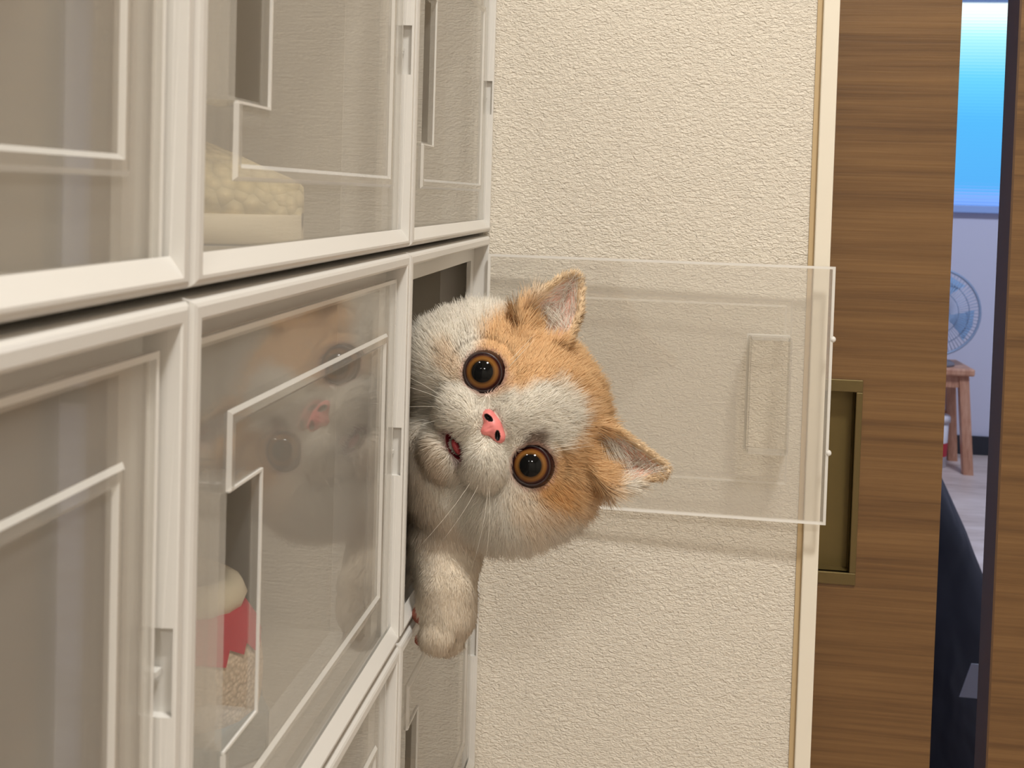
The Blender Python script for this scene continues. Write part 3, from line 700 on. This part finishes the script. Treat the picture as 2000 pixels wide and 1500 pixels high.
def make_shoe(name, label, loc, rz, mats, Lg=0.245, Wd=0.088, Hh=0.098, group=None, sole_h=0.024):
    """heel at the origin, toe along local -x; lofted upper with an open collar"""
    t = thing(name, label, 'shoe', loc, group, rz)
    def width(s): return Wd*(0.36+0.14*math.sin(math.pi*min(1, s*1.15))+0.06*math.sin(2.2*s))*(1-max(0, s-0.82)**2*9)
    def sect(s, grow, z0, z1, n=20, top=0.55):
        w = max(width(s)+grow, 0.004); pts = []
        for k in range(n):
            q = 2*math.pi*k/n; cx, cz = math.cos(q), math.sin(q)
            e = 0.7
            y = w*math.copysign(abs(cx)**e, cx); z = (z0+z1)/2+(z1-z0)/2*math.copysign(abs(cz)**e, cz)
            if cz > 0: y *= 1-top*cz
            pts.append((-Lg*s, y, z))
        return pts
    S = [0.0, .008, .02, .04, .07, .15, .25, .38, .5, .62, .72, .79, .85, .90, .94, .97, .99, 1.0]
    endf = lambda s: (math.sqrt(max(0.003, 1-((.10-s)/.10)**2)) if s < .10 else 1)*(math.sqrt(max(0.003, 1-((s-.72)/.28)**2)) if s > .72 else 1)
    lp = []
    for s in S:
        e = endf(s); w = (width(s)+0.002)*e; z1 = sole_h
        ring = []
        for k in range(20):
            q = 2*math.pi*k/20; cx, cz = math.cos(q), math.sin(q)
            ring.append((-Lg*s+(0.004 if s == 0 else 0), w*math.copysign(abs(cx)**.4, cx), z1/2+z1/2*math.copysign(abs(cz)**.3, cz)))
        lp.append(ring)
    obj('sole', loft(lp, cap=True, smooth=True, name='sole'), mats['sole'], t)
    def top(s): return Hh*(0.98 if s < .12 else 0.98-0.12*math.sin((s-.12)/.3*math.pi/2) if s < .42 else 0.86-(s-.42)*0.86 if s < .95 else .40)
    lp = []
    for s in S:
        e = endf(s); ring = []; w = width(s)*e; z0, z1 = sole_h-.006, sole_h-.006+(top(s)-sole_h+.006)*(0.6+0.4*e)
        for k in range(24):
            q = 2*math.pi*k/24; cx, cz = math.cos(q), math.sin(q)
            y = w*math.copysign(abs(cx)**.75, cx); z = (z0+z1)/2+(z1-z0)/2*math.copysign(abs(cz)**.8, cz)
            if cz > 0: y *= 1-0.42*cz
            ring.append((-Lg*s, y, z))
        lp.append(ring)
    ume = loft(lp, cap=True, smooth=True, name='upper')
    bm = bmesh.new(); bm.from_mesh(ume)
    bmesh.ops.delete(bm, geom=[f_ for f_ in bm.faces if f_.calc_center_median().z > 0.55*Hh and math.hypot((f_.calc_center_median().x+.2*Lg)/(.16*Lg), f_.calc_center_median().y/(.25*Wd)) < 0.95 and f_.normal.z > 0.3], context='FACES')
    bm.to_mesh(ume)
    if 'heel' in mats:
        bmesh.ops.delete(bm, geom=[f_ for f_ in bm.faces if not (f_.calc_center_median().x > -0.085*Lg and f_.calc_center_median().z > 0.66*Hh)], context='FACES')
        bm.normal_update()
        for v_ in bm.verts: v_.co += v_.normal*0.0008
        hme = bpy.data.meshes.new('heel_panel'); bm.to_mesh(hme); obj('heel_panel', hme, mats['heel'], t)
    bm.free(); obj('upper', ume, mats['upper'], t)
    # collar roll and dark opening
    ring = []; prof = []
    for k in range(28):
        q = 2*math.pi*k/28; x = -Lg*(0.20+0.155*math.cos(q)); y = Wd*0.245*math.sin(q); z = Hh*(0.985-0.055*(0.5-0.5*math.cos(q)))
        ring.append((x, y, z))
    loops = []
    for i, p in enumerate(ring):
        pv = Vector(ring[(i+1) % 28])-Vector(ring[i-1]); pv.normalize(); sd = pv.cross(Vector((0, 0, 1))).normalized()
        loops.append([tuple(Vector(p)+sd*(0.0062*math.cos(2*math.pi*k/8))+Vector((0, 0, 0.0062*math.sin(2*math.pi*k/8)))) for k in range(8)])
    obj('collar', loft(loops, close_ring=True, smooth=True, name='collar'), mats['collar'], t)
    v = [(x, y*0.97, z+0.001) for x, y, z in ring]; c = (-Lg*0.2, 0, Hh*0.78); v.append(c)
    obj('lining', mesh('lining', v, [(i, (i+1) % 28, 28) for i in range(28)], True), mats['lining'], t)
    # laces
    for k in range(4):
        s = .42+.085*k; z = top(s)*0.98; w = width(s)*0.50
        obj('lace', tube([(-Lg*s, -w, z-0.006), (-Lg*s-.003, -w*.5, z+.0012), (-Lg*s, 0, z+.003), (-Lg*s+.003, w*.5, z+.0012), (-Lg*s, w, z-.006)], 0.0022, n=7, name='lace'), mats['collar'], t)
    return t
fl = 0.0034
kn = dict(sole=M['cream'], upper=M['knit'], collar=M['knit'], lining=M['dark'])
make_shoe('knit_shoe', 'cream knitted shoe with its toe close behind the upper clear door', (-0.272, 0.158, fl), math.pi, kn, Hh=0.078, sole_h=0.012, group='cream knitted pair')
make_shoe('knit_shoe', 'second cream knitted shoe set slightly further back in the upper box', (-0.282, 0.060, fl), math.pi, kn, Hh=0.078, sole_h=0.012, group='cream knitted pair')
sn = dict(sole=M['grey'], upper=M['canvas'], collar=M['cream'], lining=M['red'], heel=M['red'])
make_shoe('sneaker', 'cream sneaker with a red heel seen through the finger pocket', (-0.024, 0.112, -H+fl), 0.0, sn, Wd=0.08, Hh=0.056, sole_h=0.016)
M['tan'] = mat('tan_suede', lin(214, 190, 150), 0.9)
make_shoe('ankle_shoe', 'faint tan shoe behind the clear door beside the wallpaper', (-0.05, 0.285, fl), 0.0, dict(sole=M['cream'], upper=M['tan'], collar=M['tan'], lining=M['dark']))

# ------------------------------------------------------------------ the room beyond the gap
def pix(u, v, Y):
    d = CF+(u-PX)/FPX*CR-(v-PY)/FPX*CU; return CAM+d*((Y-CAM[1])/d[1])
# window with a blue blind, the sky light behind it painted as an emission gradient
p0 = pix(1840, 414, 5.15); p1 = pix(2010, 8, 5.15)
wz0, wz1 = p0[2], p1[2]
mt = M['blind'] = bpy.data.materials.new('backlit_blue_blind'); mt.use_nodes = True
for n_ in list(mt.node_tree.nodes): mt.node_tree.nodes.remove(n_)
out = N(mt, 'ShaderNodeOutputMaterial'); em = N(mt, 'ShaderNodeEmission'); L(mt, em.outputs[0], out.inputs[0]); em.inputs['Strength'].default_value = 1.15
tc = N(mt, 'ShaderNodeTexCoord'); sx = N(mt, 'ShaderNodeSeparateXYZ'); L(mt, tc.outputs['Generated'], sx.inputs[0])
wv = N(mt, 'ShaderNodeTexWave', bands_direction='Z'); wv.inputs['Scale'].default_value = 20; L(mt, tc.outputs['Generated'], wv.inputs['Vector'])
ad = N(mt, 'ShaderNodeMath', operation='MULTIPLY_ADD'); ad.inputs[1].default_value = 0.05; L(mt, wv.outputs['Fac'], ad.inputs[0]); L(mt, sx.outputs[2], ad.inputs[2])
r = ramp(mt, ad.outputs[0], [(0.0, lin(96, 150, 240)), (0.06, lin(130, 170, 246)), (0.12, lin(84, 170, 236)), (0.45, lin(84, 180, 240)), (0.66, lin(104, 204, 244)), (0.86, lin(172, 238, 248)), (0.97, lin(240, 252, 250))])
L(mt, r.outputs[0], em.inputs['Color'])
win = thing('window_blind', 'glowing blue window blind seen through the door gap', 'blind', (1.6, 5.14, wz0))
M['blueframe'] = mat('pale_blue_frame', lin(150, 180, 230), 0.5)
obj('panel', boxes('panel', [(-0.75, 0.75, -0.012, 0.0, 0.035, wz1-wz0)]), M['blind'], win)
obj('bottom_rail', boxes('bottom_rail', [(-0.77, 0.77, -0.03, 0.0, 0.0, 0.035)], bevel=0.004), M['blueframe'], win)
obj('head_rail', boxes('head_rail', [(-0.77, 0.77, -0.04, 0.0, wz1-wz0, wz1-wz0+0.06)], bevel=0.004), M['blueframe'], win)
# stool, fan
SY = 4.72
foot = pix(1888, 930, SY); seat = pix(1880, 720, SY)
M['pine'] = wood('reddish_pine', lin(186, 134, 104), lin(160, 108, 80), lin(206, 158, 128), (30, 30, 4))
sx0 = pix(1902, 720, SY)[0]
sh = seat[2]-FLOOR
st_ = thing('wooden_stool', 'reddish wooden stool under the fan in the far room', 'stool', (sx0-0.16, SY+0.14, FLOOR))
obj('seat', boxes('seat', [(-.165, .165, -.15, .15, sh-.032, sh)], bevel=0.008), M['pine'], st_)
for sxx in (-1, 1):
    for syy in (-1, 1):
        lo = [(sxx*.125+sxx*.03-0.02, syy*.11+syy*.02-.02, 0), (sxx*.125+sxx*.03+0.02, syy*.11+syy*.02-.02, 0), (sxx*.125+sxx*.03+.02, syy*.11+syy*.02+.02, 0), (sxx*.125+sxx*.03-.02, syy*.11+syy*.02+.02, 0)]
        hi = [(p[0]-sxx*.03, p[1]-syy*.02, sh-.033) for p in lo]
        obj('leg', loft([lo, hi], cap=True, name='leg'), M['pine'], st_)
obj('apron', boxes('apron', [(-.12, .12, -.125, -.107, sh-.085, sh-.033)]), M['pine'], st_)
obj('apron', boxes('apron', [(-.12, .12, .107, .125, sh-.085, sh-.033)]), M['pine'], st_)
obj('rung', boxes('rung', [(-.125, .125, .112, .128, sh*.42, sh*.42+.035)]), M['pine'], st_)
# fan
M['fanmetal'] = mat('grey_blue_wire', lin(150, 168, 192), 0.4, 0.3); M['fanblade'] = mat('pale_blue_blade', lin(150, 182, 214), 0.35)
M['fangrey'] = mat('grey_fan_plastic', lin(116, 112, 116), 0.5)
fc = pix(1831, 611, SY); fr_ = pix(1920, 607, SY)[0]-fc[0]
fan = thing('table_fan', 'round wire-grille fan standing on the wooden stool', 'fan', (fc[0], SY+0.10, seat[2]))
fz = fc[2]-seat[2]
obj('base', lathe([(0.001, .022), (.085, .020), (.10, .010), (.102, 0), (0.001, 0)], 28, 'base', cap=False), M['fangrey'], fan)
obj('post', lathe([(.014, .018), (.013, fz)], 12, 'post', cap=True), M['fangrey'], fan)
def ring_me(name, R, r, y=0.0, n=40):
    lo = []
    for i in range(n):
        an = 2*math.pi*i/n
        lo.append([((R+r*math.cos(q))*math.cos(an), y+r*math.sin(q), (R+r*math.cos(q))*math.sin(an)) for q in np.linspace(0, 2*math.pi, 7)[:-1]])
    return loft(lo, close_ring=True, smooth=True, name=name)
obj('guard_rim', ring_me('guard_rim', fr_, 0.006), M['fanmetal'], fan, (0, -.06, fz))
for k, R in enumerate((.75, .5, .28)): obj('guard_ring', ring_me('guard_ring', fr_*R, 0.002, -.035*(1-R)), M['fanmetal'], fan, (0, -.06, fz))
for k in range(72):
    an = 2*math.pi*k/72; c_, s_ = math.cos(an), math.sin(an)
    obj('guard_wire', tube([(fr_*q*c_, -.035*(1-q**2), fr_*q*s_) for q in (.16, .5, .8, 1)], 0.0016, n=5, name='guard_wire'), M['fanmetal'], fan, (0, -.06, fz))
obj('hub', lathe([(.001, -.045), (.035, -.042), (.042, -.02), (.042, .0), (.001, .0)], 24, 'hub', axis='Y'), M['fangrey'], fan, (0, -.06, fz))
obj('motor', lathe([(.001, .015), (.06, .02), (.065, .07), (.04, .11), (.001, .115)], 24, 'motor', axis='Y'), M['fangrey'], fan, (0, -.06, fz))
for k in range(4):
    v, f = [], []
    for i in range(7):
        q = i/6; R = fr_*(.2+.7*q); hw = 0.10+0.55*q*(1-.3*q)
        for s in (-1, 0, 1):
            an = s*hw*0.9; v.append((R*math.cos(an), s*.012, R*math.sin(an)))
    for i in range(6):
        for s in range(2): f.append((i*3+s, i*3+s+1, i*3+s+4, i*3+s+3))
    v2 = [(x, y+.003, z) for x, y, z in v]; n_ = len(v); f += [tuple(n_+i for i in q)[::-1] for q in f]
    b_ = obj('blade', mesh('blade', v+v2, f, True), M['fanblade'], fan, (0, -.055, fz)); b_.rotation_euler = (0, math.radians(20+90*k), 0)
# tub under the stool
M['tubwhite'] = mat('white_tub', lin(225, 222, 224), 0.5); M['tubred'] = mat('red_label', lin(190, 50, 60), 0.6)
tp = pix(1848, 905, SY+0.06)
tub = thing('plastic_tub', 'white lidded tub with a red band under the wooden stool', 'tub', (tp[0]-0.045, SY+0.14, FLOOR))
obj('body', lathe([(.001, 0), (.062, 0), (.068, .20), (.001, .20)], 28, 'body'), M['tubwhite'], tub)
obj('label_band', lathe([(.0640, .05), (.0672, .11)], 28, 'label_band'), M['tubred'], tub)
obj('lid', lathe([(.001, .20), (.074, .20), (.074, .222), (.068, .228), (.001, .228)], 28, 'lid'), M['tubwhite'], tub)
tag(obj('baseboard_far', boxes('baseboard_far', [(1.42, 3.3, 5.13, 5.15, FLOOR, FLOOR+0.085)]), mat('dark_baseboard', lin(38, 40, 46), 0.6)), kind='structure')
# dark blue beanbag
BY = 1.62
tp = pix(1842, 893, BY); ed = pix(1925, 1120, BY)
mt = M['navy'] = mat('navy_nylon', lin(3, 4, 18), 0.5, spec=0.5)
v = mapped(mt, (1, 1, 1)); nz = N(mt, 'ShaderNodeTexNoise'); nz.inputs['Scale'].default_value = 5; nz.inputs['Detail'].default_value = 2; nz.inputs['Distortion'].default_value = 1.0; L(mt, v, nz.inputs['Vector'])
bp = N(mt, 'ShaderNodeBump'); bp.inputs['Strength'].default_value = 1.0; bp.inputs['Distance'].default_value = 0.02; L(mt, nz.outputs[0], bp.inputs['Height']); L(mt, bp.outputs[0], bsdf(mt).inputs['Normal'])
bh = tp[2]-FLOOR
bx0 = tp[0]-0.135
prof = [(0.002, bh+.03), (.06, bh+.02), (.14, bh-.03), (.20, bh*.80), (.27, bh*.55), (.315, bh*.32), (.32, bh*.15), (.27, .03), (.2, 0.0), (.002, 0.0)]
bg = thing('beanbag', 'dark navy slumped beanbag on the far room floor', 'beanbag', (bx0, BY+0.1, FLOOR))
me = lathe(prof, 40, 'cover')
for v_ in me.vertices:
    an = math.atan2(v_.co.y, v_.co.x); k = 1+.05*math.sin(3*an+1)+.03*math.sin(7*an+v_.co.z*9); v_.co.x *= k; v_.co.y *= k
obj('cover', me, M['navy'], bg)
obj('carry_loop', tube([(0.03*math.cos(q), -.02, bh+.02+.045*math.sin(q)) for q in np.linspace(0, math.pi, 9)], .006, n=8, name='carry_loop'), M['navy'], bg)
# a white card lying on its slope
wp = pix(1899, 1335, 1.33)
M['whitecard'] = mat('white_card', lin(232, 240, 250), 0.7)
cardme = mesh('white_card', [(-.016, .0, -.020), (.03, 0, -.020), (.03, .008, .024), (.0, .008, .024), (-.016, .001, -.020), (.03, .001, -.020), (.03, .009, .024), (.0, .009, .024)], [(0, 1, 2, 3), (7, 6, 5, 4), (0, 4, 5, 1), (1, 5, 6, 2), (2, 6, 7, 3), (3, 7, 4, 0)])
tag(obj('white_card', cardme, M['whitecard'], None, tuple(wp)), 'small white card catching light against the dark navy beanbag', 'card')
